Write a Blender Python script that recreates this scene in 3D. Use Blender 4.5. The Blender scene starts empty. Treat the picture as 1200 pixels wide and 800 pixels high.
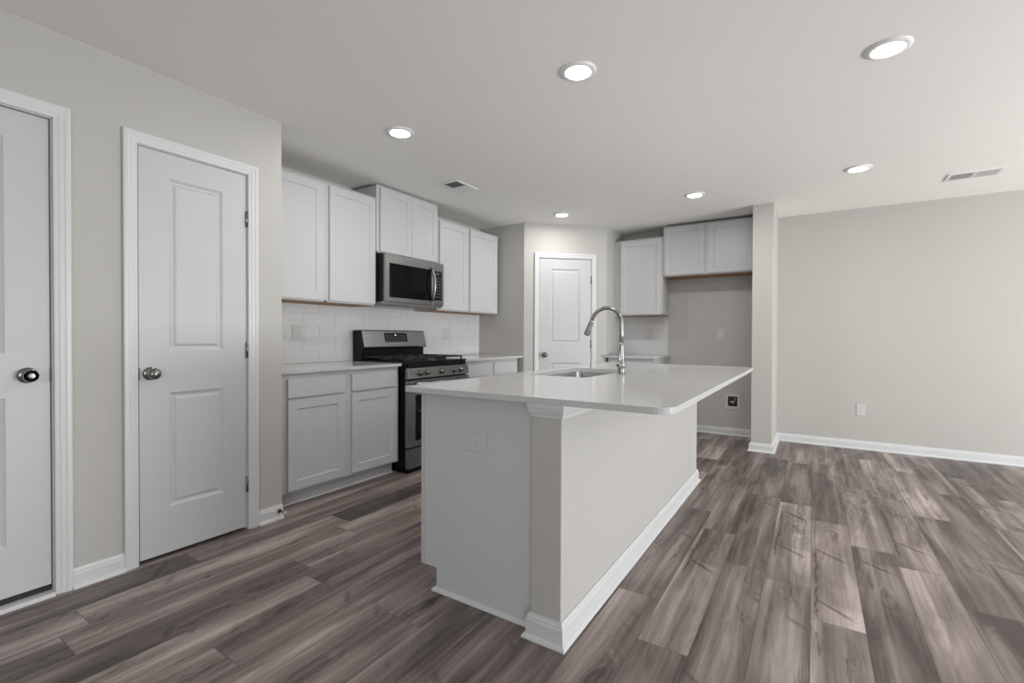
import bpy, bmesh, math, random
from mathutils import Vector, Matrix
random.seed(7)
PI = math.pi
SC = bpy.context.scene
COL = SC.collection

# ------------------------------------------------------------------ camera
CAM_H = 1.132
yaw, pit, roll = math.radians(32.634), math.radians(-0.6615), math.radians(0.243)
fw = Vector((-math.sin(yaw)*math.cos(pit), math.cos(yaw)*math.cos(pit), math.sin(pit)))
r0 = Vector((math.cos(yaw), math.sin(yaw), 0)); u0 = r0.cross(fw)
cr = r0*math.cos(roll)+u0*math.sin(roll); cu = u0*math.cos(roll)-r0*math.sin(roll)
cam_data = bpy.data.cameras.new('camera')
cam = bpy.data.objects.new('camera', cam_data); COL.objects.link(cam)
cam.matrix_world = Matrix(((cr.x, cu.x, -fw.x, 0), (cr.y, cu.y, -fw.y, 0), (cr.z, cu.z, -fw.z, CAM_H), (0, 0, 0, 1)))
cam_data.sensor_width = 36; cam_data.lens = 551.09/1200*36
cam_data.clip_start = 0.05
SC.camera = cam

# ------------------------------------------------------------------ light and exposure
SC.view_settings.view_transform = 'Standard'
SC.view_settings.look = 'None'
SC.view_settings.gamma = 1.0
SC.view_settings.use_curve_mapping = False
SC.view_settings.exposure = 0.0
world = bpy.data.worlds.new('daylight'); SC.world = world; world.use_nodes = True
bg = world.node_tree.nodes['Background']
bg.inputs[0].default_value = (0.80, 0.88, 1.0, 1); bg.inputs[1].default_value = 1.0
RIGHT_LAMP_POWER = 60.0
CEILING_FILL_POWER = 262.0
REAR_POWER = 86.0
CAN_POWER = 5.2
LENS_EMIT = 24.0
def area(name, loc, rot, sx, sy, power, color=(1, 1, 1)):
    d = bpy.data.lights.new(name, 'AREA'); d.shape = 'RECTANGLE'; d.size = sx; d.size_y = sy
    d.energy = power; d.color = color
    o = bpy.data.objects.new(name, d); COL.objects.link(o); o.location = loc; o.rotation_euler = rot
    return o
# lamps added outside invented, unseen openings stand in for daylight from right and rear
area('added_daylight_right', (5.32, 3.2, 1.15), (0, math.radians(90), 0), 2.0, 2.6, RIGHT_LAMP_POWER, (0.90, 0.97, 1.0))
# lamp added to brighten the ceiling, aimed up and in; no ground outside
area('added_ceiling_fill', (5.30, 3.2, .55), (0, math.radians(136), 0), .9, 2.6, CEILING_FILL_POWER, (0.98, 0.99, 0.985))
area('added_daylight_rear', (2.0, -3.12, 1.45), (math.radians(90), 0, 0), 3.0, 1.3, REAR_POWER, (0.96, 0.985, 1.0))  # added lamp at the invented rear window

# ------------------------------------------------------------------ materials
def nt(name):
    m = bpy.data.materials.new(name); m.use_nodes = True
    return m, m.node_tree, m.node_tree.nodes['Principled BSDF']
def mat(name, col, rough=0.5, metal=0.0, noise=0.0, nscale=30.0, bump=0.0, bscale=200.0, spec=0.5, aniso=None, emit=None):
    m, t, b = nt(name)
    b.inputs['Base Color'].default_value = (*col, 1); b.inputs['Roughness'].default_value = rough
    b.inputs['Metallic'].default_value = metal; b.inputs['Specular IOR Level'].default_value = spec
    tc = t.nodes.new('ShaderNodeTexCoord')
    if noise:
        n = t.nodes.new('ShaderNodeTexNoise'); n.inputs['Scale'].default_value = nscale; n.inputs['Detail'].default_value = 4
        t.links.new(tc.outputs['Object'], n.inputs['Vector'])
        mx = t.nodes.new('ShaderNodeMix'); mx.data_type = 'RGBA'
        mx.inputs[6].default_value = (*[c*(1-noise) for c in col], 1); mx.inputs[7].default_value = (*[min(1, c*(1+noise)) for c in col], 1)
        t.links.new(n.outputs['Fac'], mx.inputs[0]); t.links.new(mx.outputs[2], b.inputs['Base Color'])
    if aniso:   # brushed streaks along one axis
        mp = t.nodes.new('ShaderNodeMapping'); mp.inputs['Scale'].default_value = aniso
        t.links.new(tc.outputs['Object'], mp.inputs['Vector'])
        n2 = t.nodes.new('ShaderNodeTexNoise'); n2.inputs['Scale'].default_value = 1; n2.inputs['Detail'].default_value = 3
        t.links.new(mp.outputs[0], n2.inputs['Vector'])
        mr = t.nodes.new('ShaderNodeMapRange'); mr.inputs['To Min'].default_value = rough-.06; mr.inputs['To Max'].default_value = rough+.08
        t.links.new(n2.outputs['Fac'], mr.inputs['Value']); t.links.new(mr.outputs[0], b.inputs['Roughness'])
        bp = t.nodes.new('ShaderNodeBump'); bp.inputs['Strength'].default_value = 0.08; bp.inputs['Distance'].default_value = 0.0004
        t.links.new(n2.outputs['Fac'], bp.inputs['Height']); t.links.new(bp.outputs[0], b.inputs['Normal'])
    if bump:
        n3 = t.nodes.new('ShaderNodeTexNoise'); n3.inputs['Scale'].default_value = bscale; n3.inputs['Detail'].default_value = 3
        t.links.new(tc.outputs['Object'], n3.inputs['Vector'])
        bp = t.nodes.new('ShaderNodeBump'); bp.inputs['Strength'].default_value = bump; bp.inputs['Distance'].default_value = 0.001
        t.links.new(n3.outputs['Fac'], bp.inputs['Height']); t.links.new(bp.outputs[0], b.inputs['Normal'])
    if emit:
        b.inputs['Emission Color'].default_value = (*emit[0], 1); b.inputs['Emission Strength'].default_value = emit[1]
    return m
M = {}
M['wall'] = mat('greige_wall_paint', (0.505, 0.493, 0.469), 0.62, noise=0.012, nscale=3, bump=0.12, bscale=260)
M['ceiling'] = mat('ceiling_paint', (0.93, 0.922, 0.892), 0.85, noise=0.01, nscale=3, bump=0.15, bscale=180)
M['trim'] = mat('white_trim_paint', (0.66, 0.667, 0.68), 0.36, noise=0.01, nscale=5)
M['door'] = mat('white_door_paint', (0.560, 0.565, 0.575), 0.42, noise=0.012, nscale=8, bump=0.06, bscale=300)
M['cabinet'] = mat('white_cabinet_paint', (0.560, 0.563, 0.573), 0.38, noise=0.012, nscale=6)
M['endpanel'] = mat('cabinet_side_laminate', (0.60, 0.61, 0.63), 0.45, noise=0.012, nscale=6)
M['rawwood'] = mat('raw_birch_underside', (0.36, 0.20, 0.095), 0.6, noise=0.2, nscale=25)
M['quartz'] = mat('white_quartz', (0.585, 0.585, 0.59), 0.11, noise=0.03, nscale=120)
M['steel'] = mat('brushed_steel', (0.31, 0.31, 0.312), 0.30, metal=1.0, aniso=(2, 400, 400))
M['steelv'] = mat('brushed_steel_plain', (0.36, 0.36, 0.363), 0.26, metal=1.0, noise=0.04, nscale=60)
M['nickel'] = mat('satin_nickel', (0.27, 0.265, 0.26), 0.24, metal=1.0, noise=0.03, nscale=50)
M['chrome'] = mat('polished_steel', (0.34, 0.34, 0.34), 0.25, metal=1.0, noise=0.02, nscale=40)
M['sink'] = mat('sink_steel', (0.48, 0.48, 0.48), 0.22, metal=1.0, noise=0.04, nscale=60)
M['black'] = mat('black_enamel', (0.006, 0.006, 0.0065), 0.28, noise=0.1, nscale=20, spec=0.2)
M['iron'] = mat('cast_iron', (0.013, 0.013, 0.013), 0.55, noise=0.2, nscale=60, bump=0.2, bscale=400)
M['glass'] = mat('dark_oven_glass', (0.006, 0.006, 0.0065), 0.07, noise=0.05, nscale=5, spec=0.18)
M['display'] = mat('display_glass', (0.008, 0.008, 0.009), 0.12, noise=0.05, nscale=5)
M['digits'] = mat('display_digits', (0.8, 0.85, 0.9), 0.5, noise=0.01, emit=((0.85, 0.92, 1.0), 1.2))
M['mark'] = mat('printed_grey_legend', (0.30, 0.30, 0.30), 0.5, noise=0.02)
M['plastic'] = mat('white_plastic', (0.60, 0.60, 0.60), 0.33, noise=0.01, nscale=30)
M['platelight'] = mat('outlet_face_plastic', (0.66, 0.66, 0.66), 0.3, noise=0.01, nscale=30)
M['slot'] = mat('dark_slot', (0.02, 0.02, 0.02), 0.7, noise=0.1)
M['brass'] = mat('valve_brass', (0.32, 0.26, 0.16), 0.35, metal=1.0, noise=0.05)
M['boxgrey'] = mat('box_recess_plastic', (0.30, 0.30, 0.29), 0.6, noise=0.03)
M['bronze'] = mat('dark_bronze', (0.085, 0.07, 0.06), 0.4, metal=0.8, noise=0.1)
M['tile'] = mat('glazed_white_tile', (0.68, 0.685, 0.695), 0.13, noise=0.012, nscale=9, bump=0.05, bscale=14)
M['grout'] = mat('light_grout', (0.67, 0.67, 0.675), 0.85, noise=0.03, nscale=80)
M['ventwhite'] = mat('white_vent_enamel', (0.86, 0.86, 0.85), 0.4, noise=0.01)
M['duct'] = mat('dark_duct', (0.07, 0.068, 0.065), 0.8, noise=0.1)
M['rubber'] = mat('black_door_sweep', (0.018, 0.018, 0.018), 0.7, noise=0.1)
M['lens'] = mat('light_lens', (0.9, 0.9, 0.88), 0.5, noise=0.005, emit=((1.0, 0.985, 0.96), LENS_EMIT))

def pane_material():
    m = bpy.data.materials.new('window_pane'); m.use_nodes = True; t = m.node_tree
    for n in list(t.nodes): t.nodes.remove(n)
    out = t.nodes.new('ShaderNodeOutputMaterial'); mx = t.nodes.new('ShaderNodeMixShader')
    tr = t.nodes.new('ShaderNodeBsdfTransparent'); gl = t.nodes.new('ShaderNodeBsdfGlossy'); gl.inputs['Roughness'].default_value = 0.02
    mx.inputs[0].default_value = 0.06
    t.links.new(tr.outputs[0], mx.inputs[1]); t.links.new(gl.outputs[0], mx.inputs[2]); t.links.new(mx.outputs[0], out.inputs[0])
    return m
M['pane'] = pane_material()

def floor_material():
    m, t, b = nt('vinyl_plank'); N = t.nodes; L = t.links
    def node(k, **kw):
        n = N.new(k)
        for a, v in kw.items(): setattr(n, a, v)
        return n
    def math_(op, a, bb=None, cl=False):
        n = node('ShaderNodeMath', operation=op, use_clamp=cl)
        for i, v in enumerate((a, bb)):
            if v is None: continue
            if isinstance(v, (int, float)): n.inputs[i].default_value = v
            else: L.new(v, n.inputs[i])
        return n.outputs[0]
    def mapr(v, a, bb, c, d, interp='LINEAR'):
        n = node('ShaderNodeMapRange', interpolation_type=interp); L.new(v, n.inputs['Value'])
        for k, x in zip(('From Min', 'From Max', 'To Min', 'To Max'), (a, bb, c, d)): n.inputs[k].default_value = x
        return n.outputs[0]
    uv = node('ShaderNodeUVMap', uv_map='plank_uv'); at = node('ShaderNodeAttribute', attribute_name='plank_rand')
    sep = node('ShaderNodeSeparateXYZ'); L.new(uv.outputs[0], sep.inputs[0])
    rs = node('ShaderNodeSeparateXYZ'); L.new(at.outputs['Vector'], rs.inputs[0])
    def coords(sx, sy, off):
        c = node('ShaderNodeCombineXYZ')
        L.new(math_('MULTIPLY', sep.outputs[0], sx), c.inputs[0]); L.new(math_('MULTIPLY', sep.outputs[1], sy), c.inputs[1])
        L.new(math_('ADD', math_('MULTIPLY', rs.outputs[1], 40.0), off), c.inputs[2])
        return c.outputs[0]
    def noise(vec, detail=3, rough=0.5, dist=0.0):
        n = node('ShaderNodeTexNoise'); n.inputs['Scale'].default_value = 1; n.inputs['Detail'].default_value = detail
        n.inputs['Roughness'].default_value = rough; n.inputs['Distortion'].default_value = dist; L.new(vec, n.inputs['Vector']); return n.outputs['Fac']
    cloud = noise(coords(8.0, 1.15, 0), 3, 0.5, 0.45)
    band = noise(coords(14.0, 0.30, 83), 2, 0.4, 0.2)
    cath = noise(coords(7.0, 0.75, 59), 2, 0.4, 0.3)
    streak = noise(coords(34, 1.0, 11), 4, 0.55, 0.35)
    grain = noise(coords(150, 7, 23), 3, 0.6)
    crackn = noise(coords(6.0, 0.7, 31), 5, 0.68, 0.3)
    crackm = noise(coords(4, 1.6, 47), 2)
    # tone
    tone = math_('MULTIPLY', math_('SUBTRACT', rs.outputs[0], 0.5), 0.38)
    tone = math_('ADD', tone, mapr(cloud, 0.36, 0.64, -0.19, 0.22))
    tone = math_('ADD', tone, mapr(streak, 0.3, 0.7, -0.15, 0.12))
    tone = math_('ADD', tone, mapr(grain, 0.3, 0.7, -0.045, 0.045))
    tone = math_('ADD', tone, mapr(noise(coords(60, 60, 71), 3, 0.6), 0.3, 0.7, -0.03, 0.03))
    tone = math_('ADD', tone, math_('MULTIPLY', math_('SINE', math_('MULTIPLY', cath, 95.0)), 0.035))
    tone = math_('ADD', tone, 0.395)
    tone = math_('ADD', tone, mapr(band, 0.44, 0.56, -0.09, 0.09, 'SMOOTHSTEP'))
    # long wandering cracks
    ab = math_('ABSOLUTE', math_('SUBTRACT', crackn, 0.56))
    ln = mapr(ab, 0.0, 0.006, 1.0, 0.0, 'SMOOTHSTEP')
    ln = math_('MULTIPLY', ln, mapr(crackm, 0.55, 0.60, 0.0, 1.0, 'SMOOTHSTEP'))
    soft = math_('MULTIPLY', mapr(ab, 0.0, 0.035, 0.16, 0.0, 'SMOOTHSTEP'), mapr(crackm, 0.42, 0.6, 0.0, 1.0, 'SMOOTHSTEP'))
    # short diagonal scars
    cs0 = node('ShaderNodeCombineXYZ'); L.new(math_('MULTIPLY', sep.outputs[0], 7.5), cs0.inputs[0])
    L.new(math_('MULTIPLY', math_('ADD', sep.outputs[1], math_('MULTIPLY', sep.outputs[0], 0.75)), 15.0), cs0.inputs[1])
    L.new(math_('ADD', math_('MULTIPLY', rs.outputs[1], 40.0), 7.0), cs0.inputs[2])
    v2 = node('ShaderNodeTexVoronoi', feature='F1'); v2.inputs['Scale'].default_value = 1; L.new(cs0.outputs[0], v2.inputs['Vector'])
    c2 = node('ShaderNodeSeparateXYZ'); L.new(v2.outputs['Color'], c2.inputs[0])
    scar = math_('MULTIPLY', mapr(v2.outputs['Distance'], 0.05, 0.42, 1.0, 0.0, 'SMOOTHSTEP'), mapr(c2.outputs[0], 0.93, 0.94, 0.0, 0.26))
    tone = math_('SUBTRACT', tone, scar)
    # printed split that runs down one side of some planks, with dark wedges leaving it
    af = node('ShaderNodeAttribute', attribute_name='plank_feature'); fs = node('ShaderNodeSeparateXYZ'); L.new(af.outputs['Vector'], fs.inputs[0])
    U, V, ACT, W1 = sep.outputs[0], sep.outputs[1], fs.outputs[0], fs.outputs[1]
    wob = math_('MULTIPLY', math_('SUBTRACT', noise(coords(1.5, 5, 91), 5, 0.7), 0.5), 0.046)
    xc = math_('ADD', wob, 0.024)
    du = math_('SUBTRACT', U, xc)
    rough_ = noise(coords(20, 40, 97), 3, 0.6)
    cw = mapr(rough_, 0.35, 0.65, 0.0014, 0.0080)
    cr_ = math_('SUBTRACT', 1.0, math_('DIVIDE', math_('ABSOLUTE', du), cw), True)
    rel = math_('SUBTRACT', V, W1)
    cr_ = math_('MULTIPLY', cr_, math_('MULTIPLY', mapr(rel, -0.18, -0.12, 0.0, 1.0), mapr(rel, 0.48, 0.60, 1.0, 0.0)))
    halo = math_('MULTIPLY', mapr(math_('ABSOLUTE', du), 0.0, 0.022, 0.20, 0.0), math_('MULTIPLY', mapr(rel, -0.2, -0.05, 0.0, 1.0), mapr(rel, 0.45, 0.62, 1.0, 0.0)))
    feat = math_('ADD', math_('MULTIPLY', cr_, 0.55), halo)
    for off in (0.0, 0.575):
        dl = math_('ADD', math_('SUBTRACT', rel, off), math_('MULTIPLY', du, 0.80))
        dl = math_('ADD', dl, math_('MULTIPLY', math_('SUBTRACT', noise(coords(9, 9, 101+off), 2), 0.5), 0.03))
        wd = mapr(U, 0.02, 0.11, 0.008, 0.024)
        wv = math_('SUBTRACT', 1.0, math_('DIVIDE', math_('ABSOLUTE', dl), wd), True)
        wv = math_('MULTIPLY', wv, math_('MULTIPLY', mapr(du, 0.0, 0.01, 0.0, 1.0), mapr(U, 0.11, 0.17, 1.0, 0.0)))
        feat = math_('ADD', feat, math_('MULTIPLY', wv, 0.50))
    light = math_('MULTIPLY', math_('MULTIPLY', mapr(du, 0.025, 0.045, 0.0, 1.0), mapr(rel, -0.05, 0.0, 1.0, 0.0)), mapr(rel, -0.45, -0.30, 0.0, 0.20))
    feat = math_('SUBTRACT', feat, light)
    tone = math_('SUBTRACT', tone, math_('MULTIPLY', feat, ACT))
    # knots
    vo = node('ShaderNodeTexVoronoi', feature='F1'); vo.inputs['Scale'].default_value = 1
    vv = coords(5.2, 1.5, 3)
    dn = node('ShaderNodeTexNoise'); dn.inputs['Scale'].default_value = 3; L.new(vv, dn.inputs['Vector'])
    va = node('ShaderNodeVectorMath', operation='ADD'); L.new(vv, va.inputs[0])
    vs = node('ShaderNodeVectorMath', operation='SCALE'); vs.inputs['Scale'].default_value = 0.35; L.new(dn.outputs['Color'], vs.inputs[0]); L.new(vs.outputs[0], va.inputs[1])
    L.new(va.outputs[0], vo.inputs['Vector'])
    vd = vo.outputs['Distance']
    cs = node('ShaderNodeSeparateXYZ'); L.new(vo.outputs['Color'], cs.inputs[0])
    has = mapr(cs.outputs[0], 0.58, 0.62, 0.0, 1.0)
    kn = math_('MULTIPLY', mapr(vd, 0.03, 0.20, 1.0, 0.0, 'SMOOTHSTEP'), has)
    ring = math_('MULTIPLY', math_('MULTIPLY', math_('SINE', math_('MULTIPLY', vd, 70.0)), 0.10), math_('MULTIPLY', mapr(vd, 0.1, 0.40, 1.0, 0.0), has))
    tone = math_('ADD', tone, ring)
    tone = math_('SUBTRACT', tone, math_('MULTIPLY', kn, 0.36)); tone = math_('SUBTRACT', tone, soft)
    tone = math_('SUBTRACT', tone, math_('MULTIPLY', ln, 0.33), True)
    ramp = node('ShaderNodeValToRGB'); e = ramp.color_ramp.elements
    e[0].position = 0.0; e[0].color = (0.062, 0.046, 0.041, 1); e[1].position = 1.0; e[1].color = (0.56, 0.490, 0.460, 1)
    for p, c in ((0.3, (0.166, 0.131, 0.119)), (0.55, (0.272, 0.222, 0.205)), (0.78, (0.42, 0.358, 0.333))):
        x = e.new(p); x.color = (*c, 1)
    L.new(tone, ramp.inputs[0])
    # seams
    W, LEN = 0.182, 1.22
    eu = math_('MINIMUM', sep.outputs[0], math_('SUBTRACT', W, sep.outputs[0])); ev = math_('MINIMUM', sep.outputs[1], math_('SUBTRACT', LEN, sep.outputs[1]))
    ed = math_('MINIMUM', eu, ev); seam = mapr(ed, 0.0004, 0.0016, 0.0, 1.0)
    mx = node('ShaderNodeMix', data_type='RGBA'); mx.inputs[6].default_value = (0.05, 0.042, 0.04, 1)
    L.new(ramp.outputs[0], mx.inputs[7]); L.new(seam, mx.inputs[0]); L.new(mx.outputs[2], b.inputs['Base Color'])
    L.new(mapr(grain, 0.3, 0.7, 0.34, 0.46), b.inputs['Roughness'])
    bp = node('ShaderNodeBump'); bp.inputs['Strength'].default_value = 0.35; bp.inputs['Distance'].default_value = 0.0012
    hh = math_('ADD', math_('MULTIPLY', grain, 0.25), math_('ADD', seam, math_('MULTIPLY', streak, 0.3)))
    L.new(hh, bp.inputs['Height']); L.new(bp.outputs[0], b.inputs['Normal'])
    return m
M['floor'] = floor_material()

# ------------------------------------------------------------------ mesh helpers
class MB:
    def __init__(s): s.v = []; s.f = []; s.smooth = set()
    def add(s, vs, fs, smooth=False):
        n = len(s.v); s.v += [tuple(p) for p in vs]
        for f in fs:
            if smooth: s.smooth.add(len(s.f))
            s.f.append([i+n for i in f])
        return s
    def box(s, x0, x1, y0, y1, z0, z1):
        x0, x1 = sorted((x0, x1)); y0, y1 = sorted((y0, y1)); z0, z1 = sorted((z0, z1))
        v = [(x, y, z) for z in (z0, z1) for y in (y0, y1) for x in (x0, x1)]
        return s.add(v, [(0, 2, 3, 1), (4, 5, 7, 6), (0, 1, 5, 4), (2, 6, 7, 3), (0, 4, 6, 2), (1, 3, 7, 5)])
    def prism(s, pts, z0, z1):       # pts counter-clockwise in xy
        n = len(pts); v = [(x, y, z0) for x, y in pts]+[(x, y, z1) for x, y in pts]
        return s.add(v, [list(range(n))[::-1], list(range(n, 2*n))]+[(i, (i+1) % n, (i+1) % n+n, i+n) for i in range(n)])
    def extrude_x(s, prof, x0, x1):  # prof in (y, z), closed
        n = len(prof); v = [(x0, y, z) for y, z in prof]+[(x1, y, z) for y, z in prof]
        return s.add(v, [list(range(n)), list(range(n, 2*n))[::-1]]+[(i, i+n, (i+1) % n+n, (i+1) % n) for i in range(n)])
    def lathe(s, prof, mtx=None, seg=32, smooth=True):   # prof (r, z) about local z
        v = []; f = []
        for r, z in prof:
            for k in range(seg):
                a = 2*PI*k/seg; p = Vector((r*math.cos(a), r*math.sin(a), z)); v.append(mtx @ p if mtx else p)
        for i in range(len(prof)-1):
            for k in range(seg):
                k2 = (k+1) % seg; f.append((i*seg+k, i*seg+k2, (i+1)*seg+k2, (i+1)*seg+k))
        s.add(v, f, smooth)
        n = len(s.v)-len(v)
        for i in (0, len(prof)-1):
            if prof[i][0] > 1e-6: s.f.append([n+i*seg+k for k in range(seg)])
        return s
    def tube(s, pts, rad, seg=16, cap=True):
        pts = [Vector(p) for p in pts]; rad = rad if isinstance(rad, (list, tuple)) else [rad]*len(pts)
        rings = []; up = None
        for i, p in enumerate(pts):
            d = (pts[min(i+1, len(pts)-1)]-pts[max(i-1, 0)]).normalized()
            if up is None:
                a = Vector((0, 0, 1)) if abs(d.z) < .9 else Vector((0, 1, 0)); up = (a-d*a.dot(d)).normalized()
            else: up = (up-d*up.dot(d)).normalized()
            q = d.cross(up)
            rings.append([p+(up*math.cos(2*PI*k/seg)+q*math.sin(2*PI*k/seg))*rad[i] for k in range(seg)])
        v = [p for r in rings for p in r]
        f = [(i*seg+k, i*seg+(k+1) % seg, (i+1)*seg+(k+1) % seg, (i+1)*seg+k) for i in range(len(pts)-1) for k in range(seg)]
        s.add(v, f, True)
        if cap:
            n = len(s.v)-len(v); s.f.append([n+k for k in range(seg)][::-1]); s.f.append([n+(len(pts)-1)*seg+k for k in range(seg)])
        return s
    def sweep(s, path, prof, tomap=None, closed=False):
        """path: 2D points; prof: (offset to the right of travel, height) closed outline; mitred corners."""
        P = [Vector(p) for p in path]; n = len(P); rings = []
        for i in range(n):
            if closed or 0 < i < n-1: d0 = (P[i]-P[i-1]).normalized(); d1 = (P[(i+1) % n]-P[i]).normalized()
            elif i == 0: d0 = d1 = (P[1]-P[0]).normalized()
            else: d0 = d1 = (P[-1]-P[-2]).normalized()
            n0 = Vector((d0.y, -d0.x)); n1 = Vector((d1.y, -d1.x)); mvec = (n0+n1)
            mvec = mvec/(mvec.length_squared/2) if mvec.length > 1e-6 else n0
            rings.append([(P[i].x+mvec.x*a, P[i].y+mvec.y*a, b) for a, b in prof])
        v = [p for r in rings for p in r]
        if tomap: v = [tomap(*p) for p in v]
        m = len(prof); f = []
        for i in range(n if closed else n-1):
            j = (i+1) % n
            for k in range(m): f.append((i*m+k, i*m+(k+1) % m, j*m+(k+1) % m, j*m+k))
        if not closed: f += [list(range(m))[::-1], list(range((n-1)*m, n*m))]
        return s.add(v, f)
    def build(s, name, material, parent=None, bevel=0.0, bseg=2, recalc=True):
        me = bpy.data.meshes.new(name); me.from_pydata(s.v, [], s.f)
        for i in s.smooth: me.polygons[i].use_smooth = True
        if recalc:
            bm = bmesh.new(); bm.from_mesh(me); bmesh.ops.remove_doubles(bm, verts=bm.verts, dist=1e-6)
            bmesh.ops.recalc_face_normals(bm, faces=bm.faces); bm.to_mesh(me); bm.free()
        me.materials.append(M[material]); me.update()
        o = bpy.data.objects.new(name, me); COL.objects.link(o)
        if parent: o.parent = parent
        if bevel:
            b = o.modifiers.new('bevel', 'BEVEL'); b.width = bevel; b.segments = bseg; b.limit_method = 'ANGLE'; b.angle_limit = math.radians(35); b.harden_normals = False
        return o
def thing(name, label, cat, loc=(0, 0, 0), rz=0.0, group=None, kind=None):
    o = bpy.data.objects.new(name, None); COL.objects.link(o); o.location = loc; o.rotation_euler = (0, 0, rz); o.empty_display_size = 0.1
    if kind: o['kind'] = kind
    if label: o['label'] = label
    if cat: o['category'] = cat
    if group: o['group'] = group
    return o
def tag(o, label, cat, group=None):
    o['label'] = label; o['category'] = cat
    if group: o['group'] = group
    return o
def struct(o, label=None, cat=None):
    o['kind'] = 'structure'
    if label: o['label'] = label
    if cat: o['category'] = cat
    return o
def part_label(o, label): o['label'] = label; return o

# ------------------------------------------------------------------ key dimensions (metres)
ZC = 2.438
XL = -2.768            # wall with the two doors
XK = -3.465            # kitchen wall behind the range
YJ = 1.681             # where the door wall ends
YP = 4.648             # pantry side wall
PA = Vector((-2.815, YP)); PB = Vector((-2.080, 5.335))
XR = -2.080
YB = 5.915             # far wall
XE = 5.2; YR = -3.0    # outer walls behind / right of the camera
TH = 0.12

# ------------------------------------------------------------------ floor planks
def build_floor():
    W, LEN = 0.182, 1.22
    feat_at = {(-1, 2.50): .45, (0, 2.235): .175, (-3, 1.73): .776, (2, 2.98): .35, (5, 3.9): .5, (4, 2.1): .6, (1, 1.92): 1.05}
    feats = []
    explicit = {-3: 1.73-1.22, -4: 2.04, -2: 1.35, -1: 2.50, 0: 2.235, 1: 1.92, -8: 1.335, -11: 1.335, -9: 0.75, -5: 1.0, 2: 2.98, 3: 1.45, 4: 2.1-1.22, 5: 3.9-2.44}
    v = []; f = []; uvs = []; rn = []
    rr = random.Random(21)
    for k in range(math.floor(-3.7/W), math.ceil(5.35/W)):
        x0 = 0.001+k*W; x1 = x0+W
        off = explicit.get(k, rr.uniform(0, LEN)); y = off-math.ceil((off+3.3)/LEN)*LEN
        while y < 6.1:
            n = len(v); v += [(x0, y, 0), (x1, y, 0), (x1, y+LEN, 0), (x0, y+LEN, 0)]; f.append((n, n+1, n+2, n+3))
            flip = rr.random() < .5; ft = None
            for (fk, fy), fv in feat_at.items():
                if fk == k and abs(fy-y) < .02: ft = fv
            if ft is None and rr.random() < .10: ft = rr.uniform(.2, .9)
            if ft is not None: flip = False
            feats += [(1.0 if ft is not None else 0.0, ft or 0.0, rr.random())]*4
            q = [(0, 0), (W, 0), (W, LEN), (0, LEN)]
            if flip: q = [(W-a, LEN-b) for a, b in q]
            uvs += q; r = (rr.random(), rr.random(), rr.random()); rn += [r]*4
            y += LEN
    me = bpy.data.meshes.new('floor'); me.from_pydata(v, [], f)
    ul = me.uv_layers.new(name='plank_uv')
    for i, q in enumerate(uvs): ul.data[i].uv = q
    at = me.attributes.new('plank_rand', 'FLOAT_VECTOR', 'CORNER')
    for i, q in enumerate(rn): at.data[i].vector = q
    a2 = me.attributes.new('plank_feature', 'FLOAT_VECTOR', 'CORNER')
    for i, q in enumerate(feats): a2.data[i].vector = q
    me.materials.append(M['floor']); me.update()
    o = bpy.data.objects.new('floor', me); COL.objects.link(o); struct(o)
build_floor()

# ------------------------------------------------------------------ shell
D1 = (-0.128, 0.636, 2.055)      # y0, y1, top of slab
D2 = (0.950, 1.466, 2.050)
G = 0.004
def wall_left():
    m = MB(); X0 = XL-TH
    o1 = (D1[0]-.020, D1[1]+.012, D1[2]+.014); o2 = (D2[0]-.010, D2[1]+.010, D2[2]+.014)
    m.box(X0, XL, YR, o1[0], 0, ZC); m.box(X0, XL, o1[1], o2[0], 0, ZC); m.box(X0, XL, o2[1], YJ, 0, ZC)
    m.box(X0, XL, o1[0], o1[1], o1[2], ZC); m.box(X0, XL, o2[0], o2[1], o2[2], ZC)
    struct(m.build('wall_left', 'wall', recalc=False))
wall_left()
struct(MB().box(XK-TH, XL-TH, YJ-TH, YJ, 0, ZC).build('wall_jog', 'wall'))
struct(MB().box(XK-TH, XK, YJ, YP+TH, 0, ZC).build('wall_kitchen', 'wall'))
pt = (PB-PA).normalized(); pn = Vector((-pt.y, pt.x))       # pn points behind the pantry wall
PLEN = (PB-PA).length
PD = (0.185, 0.811, 2.035)
def wall_pantry():
    m = MB()
    m.box(XK, PA.x-.04, YP, YP+TH, 0, ZC)
    m.prism([(PA.x-.04, YP), (PA.x, YP), tuple(PA+pn*TH*.9+pt*.05), (PA.x-.04, YP+TH)], 0, ZC)
    struct(m.build('wall_pantry_side', 'wall'))
    m = MB()
    def seg(a, b, z0, z1):
        p, q = PA+pt*a, PA+pt*b; m.prism([tuple(p), tuple(q), tuple(q+pn*TH), tuple(p+pn*TH)], z0, z1)
    a, b = PD[0]-.012, PD[1]+.012
    seg(0, a, 0, ZC); seg(b, PLEN, 0, ZC); seg(a, b, PD[2]+.014, ZC)
    struct(m.build('wall_pantry', 'wall', recalc=False))
    struct(MB().prism([tuple(PB), (XR, YB), (XR-TH, YB), (XR-TH, PB.y+.06)], 0, ZC).build('wall_pantry_return', 'wall'))
wall_pantry()
struct(MB().box(XK-TH, XE+TH, YB, YB+TH, 0, ZC).build('wall_back', 'wall'))
CX0, CX1, CY = -0.515, -0.330, 5.217
struct(MB().box(CX0, CX1, CY, YB, 0, ZC).build('wall_stub', 'wall', bevel=0.004))
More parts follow.
